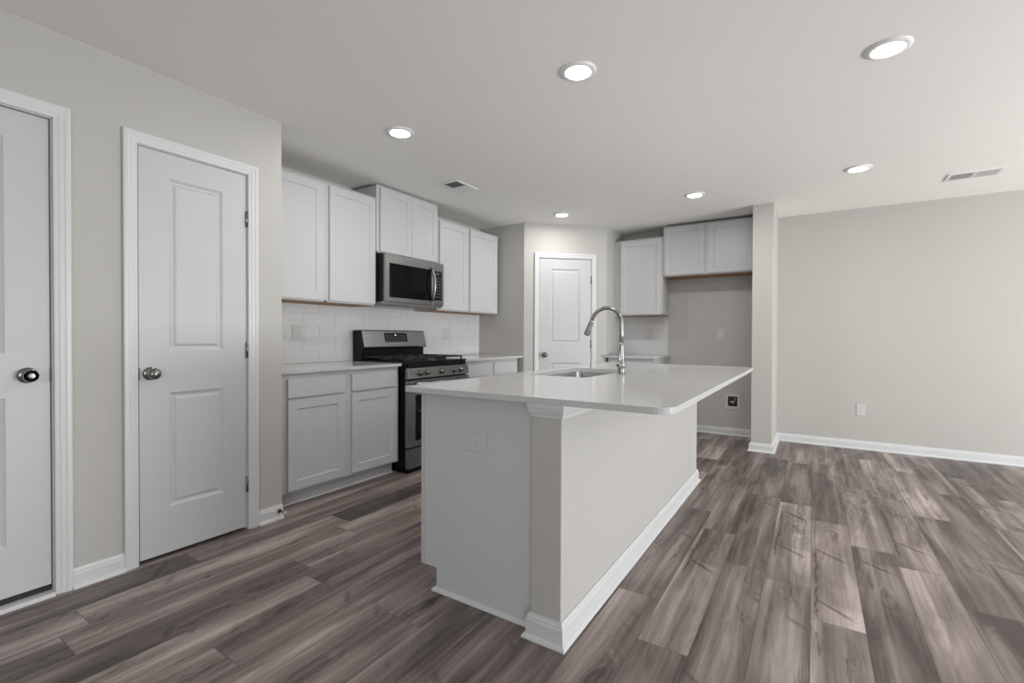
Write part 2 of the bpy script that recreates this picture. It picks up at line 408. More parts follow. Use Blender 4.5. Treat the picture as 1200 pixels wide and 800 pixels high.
def wall_right():
    m = MB(); a, b, t = 1.90, 4.50, 2.10
    m.box(XE, XE+TH, YR, a, 0, ZC); m.box(XE, XE+TH, b, YB, 0, ZC); m.box(XE, XE+TH, a, b, t, ZC); m.box(XE, XE+TH, a, b, 0, .04)
    struct(m.build('wall_right', 'wall', recalc=False))
    w = thing('invented_window_right', None, None, (XE, a, 0), 0, kind='structure')  # invented, unseen opening that gives the right-hand daylight lamp a way in
    f = MB(); f.box(.03, .09, 0, .06, .04, t); f.box(.03, .09, b-a-.06, b-a, .04, t); f.box(.03, .09, 0, b-a, t-.06, t); f.box(.03, .09, 0, b-a, .04, .10); f.box(.03, .09, (b-a)/2-.04, (b-a)/2+.04, .04, t)
    f.build('window_frame', 'trim', w, 0.002, recalc=False); MB().box(.055, .061, .05, b-a-.05, .09, t-.05).build('pane', 'pane', w)
wall_right()
def wall_rear():
    m = MB(); a, b, z0, z1 = .5, 3.5, .80, 2.10
    m.box(XL-TH, a, YR-TH, YR, 0, ZC); m.box(b, XE+TH, YR-TH, YR, 0, ZC); m.box(a, b, YR-TH, YR, z1, ZC); m.box(a, b, YR-TH, YR, 0, z0)
    struct(m.build('wall_rear', 'wall', recalc=False))
    w = thing('invented_window_rear', None, None, (a, YR, 0), 0, kind='structure')  # invented, unseen window placed to let the rear lamp in
    f = MB(); f.box(0, .05, -.09, -.03, z0, z1); f.box(b-a-.05, b-a, -.09, -.03, z0, z1); f.box(0, b-a, -.09, -.03, z0, z0+.05); f.box(0, b-a, -.09, -.03, z1-.05, z1)
    for q in (1, 2): f.box((b-a)*q/3-.03, (b-a)*q/3+.03, -.09, -.03, z0, z1)
    f.build('window_frame', 'trim', w, 0.002, recalc=False); MB().box(.04, b-a-.04, -.062, -.056, z0+.04, z1-.04).build('pane', 'pane', w)
wall_rear()
struct(MB().box(XK-TH, XE+TH, YR-TH, YB+TH, ZC, ZC+.1).build('ceiling', 'ceiling'))

# ------------------------------------------------------------------ baseboards
def base_prof(h=0.088, shoe=True):
    p = [(0.0005, 0.0005)]
    p += [(.027, .0005), (.027, .006), (.0245, .013), (.019, .017), (.0145, .0185)] if shoe else [(.014, .0005)]
    p += [(.0145, h-.026), (.0115, h-.020), (.0115, h-.014), (.0075, h-.008), (.006, h), (.0005, h)]
    return p
def baseboard(name, path, label, **k):
    m = MB().sweep(path, base_prof(**k)); struct(m.build(name, 'trim'))
CASW = 0.058
baseboard('baseboard_left', [(XL, D1[1]+.004+CASW), (XL, D2[0]-.004-CASW)], '')
baseboard('baseboard_corner', [(XL, D2[1]+.004+CASW), (XL, YJ)], '')
baseboard('baseboard_front', [(XL, YR+.01), (XL, D1[0]-.012-CASW)], '')
baseboard('baseboard_right', [(-1.495, YB), (CX0, YB), (CX0, CY), (CX1, CY), (CX1, YB), (XE, YB), (XE, 4.52)], '')
baseboard('baseboard_pantry', [(PA.x-.1, YP), tuple(PA), tuple(PA+pt*(PD[0]-.004-CASW))], '')
baseboard('baseboard_pantry_return', [tuple(PA+pt*(PD[1]+.004+CASW)), tuple(PB), (XR, 5.29)], '')
baseboard('baseboard_rear', [(XE, 1.88), (XE, YR), (XL, YR)], '')

# ------------------------------------------------------------------ doors
def rect_ring(mb, r0_, r1_, y0, y1):
    """four quads between two nested rectangles (x0,x1,z0,z1) at depths y0, y1"""
    def c(r, y): return [(r[0], y, r[2]), (r[1], y, r[2]), (r[1], y, r[3]), (r[0], y, r[3])]
    a, b = c(r0_, y0), c(r1_, y1)
    mb.add(a+b, [(i, (i+1) % 4, (i+1) % 4+4, i+4) for i in range(4)])
def inset(r, d): return (r[0]+d, r[1]-d, r[2]+d, r[3]-d)
def panelled(mb, x0, x1, z0, z1, yf, th, panels, steps):
    """slab with front face at y=yf (facing -y); panels = openings; steps = [(inset, depth)...]"""
    panels = sorted(panels, key=lambda p: p[2])
    px0, px1 = panels[0][0], panels[0][1]
    zs = [z0]+[z for p in panels for z in (p[2], p[3])]+[z1]; xs = [x0, px0, px1, x1]
    # slab shell (back and sides) and front strips on a shared grid
    for i in range(len(zs)-1):
        for j in range(3):
            if j == 1 and i % 2 == 1: continue
            mb.add([(xs[j], yf, zs[i]), (xs[j+1], yf, zs[i]), (xs[j+1], yf, zs[i+1]), (xs[j], yf, zs[i+1])], [(0, 1, 2, 3)])
    yb = yf+th
    for i in range(len(zs)-1):
        for x in (x0, x1): mb.add([(x, yf, zs[i]), (x, yb, zs[i]), (x, yb, zs[i+1]), (x, yf, zs[i+1])], [(0, 1, 2, 3)])
        for j in range(3): mb.add([(xs[j], yb, zs[i]), (xs[j+1], yb, zs[i]), (xs[j+1], yb, zs[i+1]), (xs[j], yb, zs[i+1])], [(0, 1, 2, 3)])
    for j in range(3):
        for z in (z0, z1): mb.add([(xs[j], yf, z), (xs[j+1], yf, z), (xs[j+1], yb, z), (xs[j], yb, z)], [(0, 1, 2, 3)])
    for p in panels:
        prev, pd = p, 0.0; tot = 0.0
        for ins, dep in steps:
            tot += ins; cur = inset(p, tot); rect_ring(mb, prev, cur, yf+pd, yf+dep); prev, pd = cur, dep
        mb.add([(prev[0], yf+pd, prev[2]), (prev[1], yf+pd, prev[2]), (prev[1], yf+pd, prev[3]), (prev[0], yf+pd, prev[3])], [(0, 1, 2, 3)])
MOULD = [(0.004, 0.003), (0.010, 0.0085), (0.008, 0.0090), (0.010, 0.0035), (0.004, 0.0025)]
def knob(parent, x, z, y, material='nickel', keyed=False):
    m = MB(); R = Matrix.Translation((x, y, z)) @ Matrix.Rotation(math.radians(90), 4, 'X')
    k = MB().lathe([(0.0, 0), (.033, 0), (.033, .004), (.030, .008), (.020, .011), (.0125, .014), (.0115, .026)], R).build('rose', material, parent)
    if keyed:
        prof = [(.0115, .020), (.0150, .026), (.0225, .031), (.0262, .036), (.0265, .0362), (.0250, .0560), (.0248, .0565), (.0235, .0582), (.0232, .0583)]
    else:
        prof = [(.0115, .020), (.016, .026), (.0245, .034), (.0285, .044), (.0285, .050), (.0250, .059), (.0165, .066), (.006, .069), (.0, .0695)]
    h = MB().lathe(prof, R).build('door_knob', material, parent)
    if keyed:
        MB().lathe([(.0, .0584), (.0231, .0584)], R, 32, smooth=False).build('knob_face', material, h)
        MB().lathe([(.0120, .0586), (.0148, .0586), (.0148, .0594), (.0120, .0594), (.0120, .0586)], R, 32, smooth=False).build('face_ring', 'slot', h)
        MB().lathe([(.0, .0606), (.0112, .0606), (.0112, .0645), (.0095, .0650), (.0, .0650)], R, 24).build('key_cylinder', 'chrome', h)
        MB().box(x-.0012, x+.0012, y-.0660, y-.0648, z-.006, z+.006).build('key_slot', 'slot', h)
    return h
def casing(parent, x0, x1, top, yface=0.0, r=0.004, gap=0.0):
    """mitred casing round an opening; profile in (outward, -y)"""
    prof = [(0, .0005), (0, .010), (.004, .012), (.014, .013), (.020, .0155), (.034, .0165), (.040, .0190), (.052, .0190), (.057, .0165), (.058, .012), (.058, .0005)]
    # travel up the left side, right across, down: outward is to the left, so mirror offsets
    path = [(x0-r, 0.0005), (x0-r, top+r), (x1+r, top+r), (x1+r, 0.0005)]
    MB().sweep(path, [(-a, b) for a, b in prof], lambda X, Z, b: (X, yface-b, Z)).build('casing', 'trim', parent, bevel=0.0)
def hinge(parent, x, z, y):
    MB().tube([(x, y-.007, z-.044), (x, y-.007, z+.044)], .0062, 12).box(x-.004, x+.004, y-.006, y+.012, z-.044, z+.044).build('hinge', 'nickel', parent)
def make_door(name, loc, rz, w, top, z0, recess, knob_x, knob_z, panels, hinge_x=None, keyed=False, jl=.010, jr=.010, thresh=False):
    d = thing(name, None, None, loc, rz, kind='structure')
    g = .003
    sl = MB(); panelled(sl, 0, w, z0, top, recess, .035, panels, MOULD)
    sl.build('door_slab', 'door', d)
    # jamb (three boards lining the opening) and stop
    j = MB(); jx0, jx1, jt = -jl+.0005, w+jr-.0005, top+.0135
    j.box(jx0, -g, .0008, TH-.001, .0005, jt); j.box(w+g, jx1, .0008, TH-.001, .0005, jt); j.box(-g, w+g, .0008, TH-.001, top+g, jt)
    j.build('jamb', 'trim', d, recalc=False)
    st = MB()
    if recess < .02: ys = (recess+.036, recess+.048)
    else: ys = (recess-.013, recess-.001)
    s_ = .010
    st.box(-g, s_-g, ys[0], ys[1], .0005, top+g); st.box(w+g-s_, w+g, ys[0], ys[1], .0005, top+g); st.box(-g, w+g, ys[0], ys[1], top+g-s_, top+g)
    if recess < .02: st.build('stop', 'trim', d, recalc=False)
    casing(d, -g, w+g, top+g)
    MB().box(-jl, w+jr, TH-.012, TH-.002, z0-.02 if thresh else .0, top+.012).build('backing', 'slot', d) if False else None
    knob(d, knob_x, knob_z, recess, 'nickel', keyed)
    sx = w+g if knob_x > w/2 else -g
    MB().box(sx-.0035 if knob_x > w/2 else sx-.0008, sx+.0008 if knob_x > w/2 else sx+.0035, recess-.010, recess+.02, knob_z-.030, knob_z+.030).build('strike_plate', 'bronze', d)
    if hinge_x is not None:
        for z in (.265, 1.045, 1.80): hinge(d, hinge_x, z, recess)
    if thresh:
        MB().box(.004, w-.004, recess+.004, recess+.030, .022, z0-.0005).build('door_sweep', 'rubber', d)
        MB().extrude_x([(-.024, .0005), (-.024, .010), (-.018, .016), (.10, .020), (.10, .0005)], -g-.001, w+g+.001).build('threshold', 'trim', d)
    return d
# a dark closet / garage beyond the doors is closed by the back of the slabs
w1 = D1[1]-D1[0]; w2 = D2[1]-D2[0]; wp = PD[1]-PD[0]
p1 = [(.135, w1-.135, .252, .868), (.135, w1-.135, .862+.19, 1.94)]
make_door('door_1', (XL, D1[0], 0), PI/2, w1, D1[2], .046, .016, w1-.070, .958, p1, None, True, jl=.018, thresh=True)
p2 = [(.128, w2-.128, .252, .836), (.128, w2-.128, 1.05, 1.925)]
make_door('door_2', (XL, D2[0], 0), PI/2, w2, D2[2], .018, .002, .048, .938, p2, w2+.001)
p3 = [(.153, wp-.115, .252, .822), (.153, wp-.115, 1.05, 1.917)]
p3 = [(.135, wp-.135, a[2], a[3]) for a in p3]
dp = PA+pt*PD[0]
make_door('door_3', (dp.x, dp.y, 0), math.atan2(pt.y, pt.x), wp, PD[2], .014, .002, .062, .915, p3, wp+.001)
# unseen boards added behind the doors so no outside light enters through the gaps
for nm, a, b, zt in (('light_block_door_1', D1[0]-.02, D1[1]+.012, D1[2]+.014), ('light_block_door_2', D2[0]-.01, D2[1]+.01, D2[2]+.014)):
    struct(MB().box(XL-TH-.03, XL-TH-.002, a-.1, b+.1, 0, ZC).build(nm, 'wall'))
q0, q1 = PA+pt*(PD[0]-.05)+pn*(TH+.002), PA+pt*(PD[1]+.05)+pn*(TH+.002)
struct(MB().prism([tuple(q0), tuple(q1), tuple(q1+pn*.03), tuple(q0+pn*.03)], 0, ZC).build('light_block_pantry', 'wall'))  # same added light block behind the pantry door

# ------------------------------------------------------------------ cabinets (local: x width, back at y=0, front towards -y)
SHAKER = [(0.0035, 0.0060), (0.002, 0.0065)]
def shaker(parent, x0, x1, z0, z1, yf, label=None, frame=.060, th=.019):
    m = MB(); panelled(m, x0, x1, z0, z1, yf-th, th, [(x0+frame, x1-frame, z0+frame, z1-frame)], SHAKER)
    o = m.build('door', 'cabinet', parent, bevel=0.0012, bseg=2)
    return o
def drawer_front(parent, x0, x1, z0, z1, yf, th=.019):
    return MB().box(x0, x1, yf-th, yf, z0, z1).build('drawer_front', 'cabinet', parent, bevel=0.0025)
CT = 0.882   # top of base boxes
def base_cabinet(label, loc, rz, w, bays, depth=.6, name='base_cabinet', ztop=CT, toe=True, nodoor=False):
    t = thing(name, label, 'cabinet', loc, rz, 'base cabinets')
    MB().extrude_x([(0, .001), (0, ztop), (-depth, ztop), (-depth, .100), (-depth+.072, .100), (-depth+.072, .001)], 0, w).build('cabinet_box', 'cabinet', t, bevel=0.001)
    for a, b in bays:
        drawer_front(t, a, b, .722, .846, -depth-.0005); shaker(t, a, b, .117, .708, -depth-.0005)
    # quarter-round shoe along the toe kick
    MB().sweep([(0.0, -depth+.072), (w, -depth+.072)], [(0.0005, .0012), (.013, .0012), (.013, .004), (.011, .010), (.006, .0135), (.0005, .0145)]).build('shoe_molding', 'trim', t)
    return t
def wall_cabinet(label, loc, rz, w, z0, z1, doors, depth=.305, side='cabinet', name='wall_cabinet', topm=True):
    t = thing(name, label, 'cabinet', loc, rz, 'wall cabinets')
    MB().box(0, w, -depth, 0, z0+.012, z1).box(0, w, -depth, -depth+.019, z0, z0+.013).box(0, .013, -depth, 0, z0, z0+.013).box(w-.013, w, -depth, 0, z0, z0+.013).build('cabinet_box', side, t, bevel=0.0008, recalc=False)
    part_label(MB().box(.0135, w-.0135, -depth+.0195, -.0005, z0-.004, z0+.0115).build('bottom_panel', 'rawwood', t), 'unpainted tan wood underside')
    for a, b in doors: shaker(t, a, b, z0+.012, z1-.010, -depth-.0005)
    if topm: MB().box(-.0, w, -depth-.006, -depth+.006, z1, z1+.008).build('top_lip', 'cabinet', t, bevel=0.0015)
    return t
KX = XK+.0008
R90 = PI/2
UZ0, UZ1 = 1.388, 2.296
y = YJ+.001
base_cabinet('white base cabinet left of the range, beside the end of the door wall', (KX, y, 0), R90, 2.243-y, [(1.772-y, 2.213-y)])
base_cabinet('white base cabinet touching the left side of the range', (KX, 2.2435, 0), R90, 2.742-2.2435, [(.029, .468)])
base_cabinet('white base cabinet just right of the range, mostly hidden by the island', (KX, 3.572, 0), R90, 4.066-3.572, [(.040, .455)])
base_cabinet('white base cabinet right of the range, nearest the pantry door', (KX, 4.0665, 0), R90, 4.585-4.0665, [(.036, .490)])
wall_cabinet('tall white wall cabinet leftmost above the left counter, cut off by the door wall', (KX, y, 0), R90, 2.272-y, UZ0, UZ1, [(1.770-y, 2.243-y)])
wall_cabinet('tall white wall cabinet touching the left side of the microwave', (KX, 2.2725, 0), R90, 2.764-2.2725, UZ0, UZ1, [(.026, .474)])
wall_cabinet('short raised two-door white wall cabinet above the microwave', (KX, 2.7645, 0), R90, 3.535-2.7645, 1.842, 2.415, [(.030, .403), (.406, .752)], depth=.315)
wall_cabinet('tall white wall cabinet touching the right side of the microwave', (KX, 3.5355, 0), R90, 4.034-3.5355, UZ0, UZ1, [(.030, .474)])
wall_cabinet('tall white wall cabinet at the right end of the range wall, before the pantry corner', (KX, 4.0345, 0), R90, 4.608-4.0345, UZ0, UZ1, [(.028, .535)])
YW = YB-.0008
wall_cabinet('tall single-door white wall cabinet on the far wall beside the pantry corner', (-2.049, YW, 0), 0, -1.4905+2.049, UZ0, UZ1, [(.052, .545)])
wall_cabinet('wide short two-door white wall cabinet above the empty refrigerator space', (-1.4900, YW, 0), 0, CX0+1.4900-.001, 1.832, 2.405, [(.020, .455), (.493, .955)])
base_cabinet('white base cabinet on the far wall under the small counter, behind the faucet', (-2.049, YW, 0), 0, 2.049-1.505, [(.03, .515)])
tag(MB().box(-2.079, -2.0495, YW-.304, YW, UZ0, UZ1).build('filler_strip', 'cabinet', bevel=.001), 'narrow white filler strip between pantry corner and far wall cabinet', 'cabinet filler')

# ------------------------------------------------------------------ counters
CZ0, CZ1 = .8825, .9055
def rounded(x0, x1, y0, y1, radii, seg=8):
    """ccw outline, radii for (x0,y0),(x1,y0),(x1,y1),(x0,y1)"""
    out = []
    for (cx, cy, sx, sy, a0), r in zip(((x0, y0, 1, 1, PI), (x1, y0, -1, 1, 1.5*PI), (x1, y1, -1, -1, 0), (x0, y1, 1, -1, .5*PI)), radii):
        for k in range(seg+1):
            a = a0+k*PI/2/seg; out.append((cx+sx*r+r*math.cos(a), cy+sy*r+r*math.sin(a)))
    return out
def slab(name, outline, hole=None, z0=CZ0, z1=CZ1, e=.003, material='quartz'):
    bm = bmesh.new()
    def loop(pts, z): return [bm.verts.new((x, y_, z)) for x, y_ in pts]
    def edges(vs): return [bm.edges.new((vs[i], vs[(i+1) % len(vs)])) for i in range(len(vs))]
    for z in (z0, z1):
        vs = loop(outline, z); es = edges(vs)
        if hole: hv = loop(hole, z); es += edges(hv)
        bmesh.ops.triangle_fill(bm, use_beauty=True, use_dissolve=False, edges=es)
        if z == z0: o0 = vs; h0 = hv if hole else None
        else: o1 = vs; h1 = hv if hole else None
    n = len(o0)
    for i in range(n): bm.faces.new((o0[i], o0[(i+1) % n], o1[(i+1) % n], o1[i]))
    if hole:
        n = len(h0)
        for i in range(n): bm.faces.new((h0[i], h0[(i+1) % n], h1[(i+1) % n], h1[i]))
    bmesh.ops.recalc_face_normals(bm, faces=bm.faces)
    me = bpy.data.meshes.new(name); bm.to_mesh(me); bm.free(); me.materials.append(M[material])
    o = bpy.data.objects.new(name, me); COL.objects.link(o)
    b = o.modifiers.new('bevel', 'BEVEL'); b.width = e; b.segments = 3; b.limit_method = 'ANGLE'; b.angle_limit = math.radians(40)
    return o
tag(slab('countertop', rounded(XK+.001, -2.830, YJ+.001, 2.752, (.001, .001, .003, .001))), 'white quartz countertop left of the range', 'countertop')
tag(slab('countertop', rounded(XK+.001, -2.830, 3.563, YP-.001, (.001, .003, .001, .001))), 'white quartz countertop right of the range, ending at the pantry side wall', 'countertop')
tag(slab('countertop', rounded(XR+.001, -1.488, 5.280, YB-.001, (.001, .003, .001, .001))), 'small white quartz countertop on the far wall behind the faucet', 'countertop')
SX0, SX1, SY0, SY1 = -1.425, -1.045, 2.39, 3.10
IX0, IX1, IY0, IY1 = -1.540, -.372, 1.512, 3.955
sink_out = rounded(SX0, SX1, SY0, SY1, (.035,)*4, 6)
tag(slab('countertop', rounded(IX0, IX1, IY0, IY1, (.010, .070, .070, .010)), sink_out), 'long white quartz island countertop with sink cut-out and rounded corner', 'countertop')

# ------------------------------------------------------------------ backsplash
def backsplash(name, label, loc, rz, w, z0, z1, joint0, start=0.0):
    """local: x along wall, wall at y=0, tiles face -y"""
    t = thing(name, label, 'backsplash', loc, rz)
    MB().box(0, w, -.0045, -.0008, z0, z1).build('grout_bed', 'grout', t)
    m = MB(); row = 0; z = z0+.0005; TW, THT, g = .305, .1015, .0016
    while z < z1-.01:
        zt = min(z+THT-g, z1-.0005); x = joint0-(TW/2 if row % 2 else 0)-6*TW
        while x < w:
            a, b = max(x+g/2, 0), min(x+TW-g/2, w-.0005)
            if b-a > .006: m.box(a, b, -.0085, -.0046, z, zt)
            x += TW
        z += THT; row += 1
    m.build('subway_tiles', 'tile', t, bevel=0.0007, bseg=2, recalc=False)
    return t
backsplash('tile_backsplash', 'long white subway tile backsplash behind the range', (XK, YJ+.001, 0), R90, YP-.002-YJ, CZ1+.001, UZ0-.001, 2.73-YJ-.0)
backsplash('tile_backsplash', 'small white subway tile backsplash on the far wall beside the refrigerator space', (XR+.001, YB, 0), 0, -1.504-XR-.001, CZ1+.001, UZ0-.001, .2)

# ------------------------------------------------------------------ island
isl = thing('kitchen_island', 'white kitchen island with a greige painted back wall and grey-white end panel', 'kitchen island', (-1.16, 2.7, 0))
def isl_build(m, name, material, bevel=0.0, recalc=True, parent=isl):
    m.v = [(x-isl.location.x, y_-isl.location.y, z) for x, y_, z in m.v]
    return m.build(name, material, parent, bevel, recalc=recalc)
HX0, HX1, HY0, HY1 = -.888, -.762, 1.526, 3.885
PY = 1.574                     # end panel face
isl_build(MB().box(HX0, HX1, HY0, HY1, .001, CZ0-.0005), 'half_wall', 'wall', 0.004)
# cabinet run: closed box with a toe notch on the kitchen side; open well under the sink
FX = -1.474
body = MB()
prof = [(FX, .100), (FX+.072, .100), (FX+.072, .001), (HX0-.0006, .001), (HX0-.0006, CZ0-.0006), (FX, CZ0-.0006)]
def yprism(m, prof, y0, y1):
    n = len(prof); v = [(x, y0, z) for x, z in prof]+[(x, y1, z) for x, z in prof]
    m.add(v, [list(range(n)), list(range(n, 2*n))[::-1]]+[(i, i+n, (i+1) % n+n, (i+1) % n) for i in range(n)])
yprism(body, prof, PY, SY0-.06); yprism(body, prof, SY1+.06, HY1-.02)
lo = [(FX, .100), (FX+.072, .100), (FX+.072, .001), (HX0-.0006, .001), (HX0-.0006, .60), (FX, .60)]
yprism(body, lo, SY0-.0595, SY1+.0595)
body.box(FX, FX+.018, SY0-.0595, SY1+.0595, .6, CZ0-.0006)
part_label(isl_build(body, 'cabinet_body', 'endpanel', 0.0008, recalc=False), 'smooth grey-white cabinet end panel')
isl_build(MB().box(FX-.019, FX-.0005, PY-.002, PY+.030, .100, CZ0-.001), 'face_stile', 'cabinet', .001)
ys = [(PY+.035, 1.99), (1.995, SY0-.07), (SY0-.065, (SY0+SY1)/2-.002), ((SY0+SY1)/2+.002, SY1+.065), (SY1+.07, HY1-.03)]
for i, (a, b) in enumerate(ys):
    # doors on the kitchen side, facing -x
    m = MB(); w = b-a
    panelled(m, 0, w, .117, .708, -.019, .019, [(.06, w-.06, .177, .648)], SHAKER)
    m.v = [(FX-.0006+yy, b-xx, zz) for xx, yy, zz in m.v]; isl_build(m, 'door', 'cabinet', .0012)
    isl_build(MB().box(FX-.0196, FX-.0006, a, b, .722, .846), 'drawer_front', 'cabinet', .0025)
path = [(HX0, PY-.001), (HX0, HY0), (HX1, HY0), (HX1, HY1), (HX0-.1, HY1)]
isl_build(MB().sweep(path, base_prof(.094)), 'baseboard', 'trim')
crown = [(.0005, .832), (.004, .832), (.0045, .842), (.009, .850), (.011, .860), (.017, .872), (.019, CZ0-.0008), (.0005, CZ0-.0008)]
crown = [(min(a, .0135), b) if True else (a, b) for a, b in crown]
isl_build(MB().sweep([(HX0-.0005, PY-.001), (HX0-.0005, HY0), (HX1, HY0), (HX1, HY1), (HX0-.1, HY1)], crown), 'crown_molding', 'trim')
shoe = [(0.0005, .0012), (.016, .0012), (.016, .005), (.013, .012), (.007, .0165), (.0005, .018)]
isl_build(MB().sweep([(FX+.0715, HY1-.03), (FX+.0715, PY-.0005), (HX0-.013, PY-.0005)][::1] if False else [(FX+.0715, 3.8), (FX+.0715, PY-.0005), (HX0-.016, PY-.0005)], shoe), 'shoe_molding', 'trim')

# ------------------------------------------------------------------ sink and faucet
def build_sink():
    t = thing('kitchen_sink', 'undermount stainless steel sink set in the island countertop', 'sink', ((SX0+SX1)/2, (SY0+SY1)/2, .66))
    zt = CZ0-.0005; cx, cy = (SX0+SX1)/2, (SY0+SY1)/2
    def ring(d, r, z): return [(x-cx, y_-cy, z-.66) for x, y_ in rounded(SX0+d, SX1-d, SY0+d, SY1-d, (r,)*4, 6)]
    rings = [ring(-.018, .05, zt-.0015), ring(-.018, .05, zt), ring(.002, .033, zt), ring(.003, .033, zt-.004), ring(.006, .033, .72), ring(.018, .03, .692), ring(.035, .025, .686), ring(.12, .02, .683)]
    v = [p for r in rings for p in r]; n = len(rings[0]); m = MB()
    m.add(v, [(i*n+k, i*n+(k+1) % n, (i+1)*n+(k+1) % n, (i+1)*n+k) for i in range(len(rings)-1) for k in range(n)], True)
    m.f.append([(len(rings)-1)*n+k for k in range(n)])
    o = m.build('basin', 'sink', t); sm = o.modifiers.new('solid', 'SOLIDIFY'); sm.thickness = .0012; sm.offset = 0
    MB().lathe([(0, .0245), (.030, .0245), (.043, .027), (.045, .0295), (.040, .030), (.034, .027), (0, .0265)], None, 28).build('drain', 'chrome', t)
build_sink()
def build_faucet():
    bx, by = -.980, 2.765
    t = thing('faucet', 'tall gooseneck stainless pull-down faucet standing behind the island sink', 'faucet', (bx, by, CZ1+.0003))
    MB().lathe([(0, 0), (.0235, 0), (.0235, .004), (.0215, .008), (.0212, .038), (.0225, .042), (.0245, .052), (.0235, .062), (.020, .070), (.0175, .10), (.0155, .14), (.0135, .17), (.0128, .19)], None, 32).build('body', 'chrome', t)
    R = .097; zc = .305; pts = [(0, 0, .18), (0, 0, .24)]
    for k in range(0, 15): a = math.radians(k*158/14); pts.append((-R+R*math.cos(a), 0, zc+R*math.sin(a)))
    dx, dz = -math.sin(math.radians(158)), math.cos(math.radians(158)); p = pts[-1]
    pts.append((p[0]+dx*.012, 0, p[2]+dz*.012)); e = pts[-1]
    MB().tube(pts, .0122, 20).build('spout', 'chrome', t)
    hp = [(e[0]+dx*s_, 0, e[2]+dz*s_) for s_ in (0, .004, .02, .06, .095, .102)]
    h = MB().tube(hp, [.0125, .0145, .0150, .0170, .0195, .0180], 22).build('spray_head', 'steelv', t)
    MB().tube([(e[0]+dx*s_, 0, e[2]+dz*s_) for s_ in (.1022, .104)], [.0150, .0145], 20).build('spray_face', 'slot', h)
    hm = Matrix.Translation((0, -.016, .054)) @ Matrix.Rotation(math.radians(90), 4, 'X')
    hu = MB().lathe([(0, 0), (.0155, 0), (.0165, .006), (.0165, .024), (.0140, .030), (.0, .032)], hm, 24).build('handle_hub', 'chrome', t)
    MB().tube([(0, -.040, .060), (.001, -.040, .085), (.003, -.036, .118), (.005, -.031, .142)], [.0058, .0052, .0046, .0040], 12).build('lever', 'chrome', hu)
build_faucet()

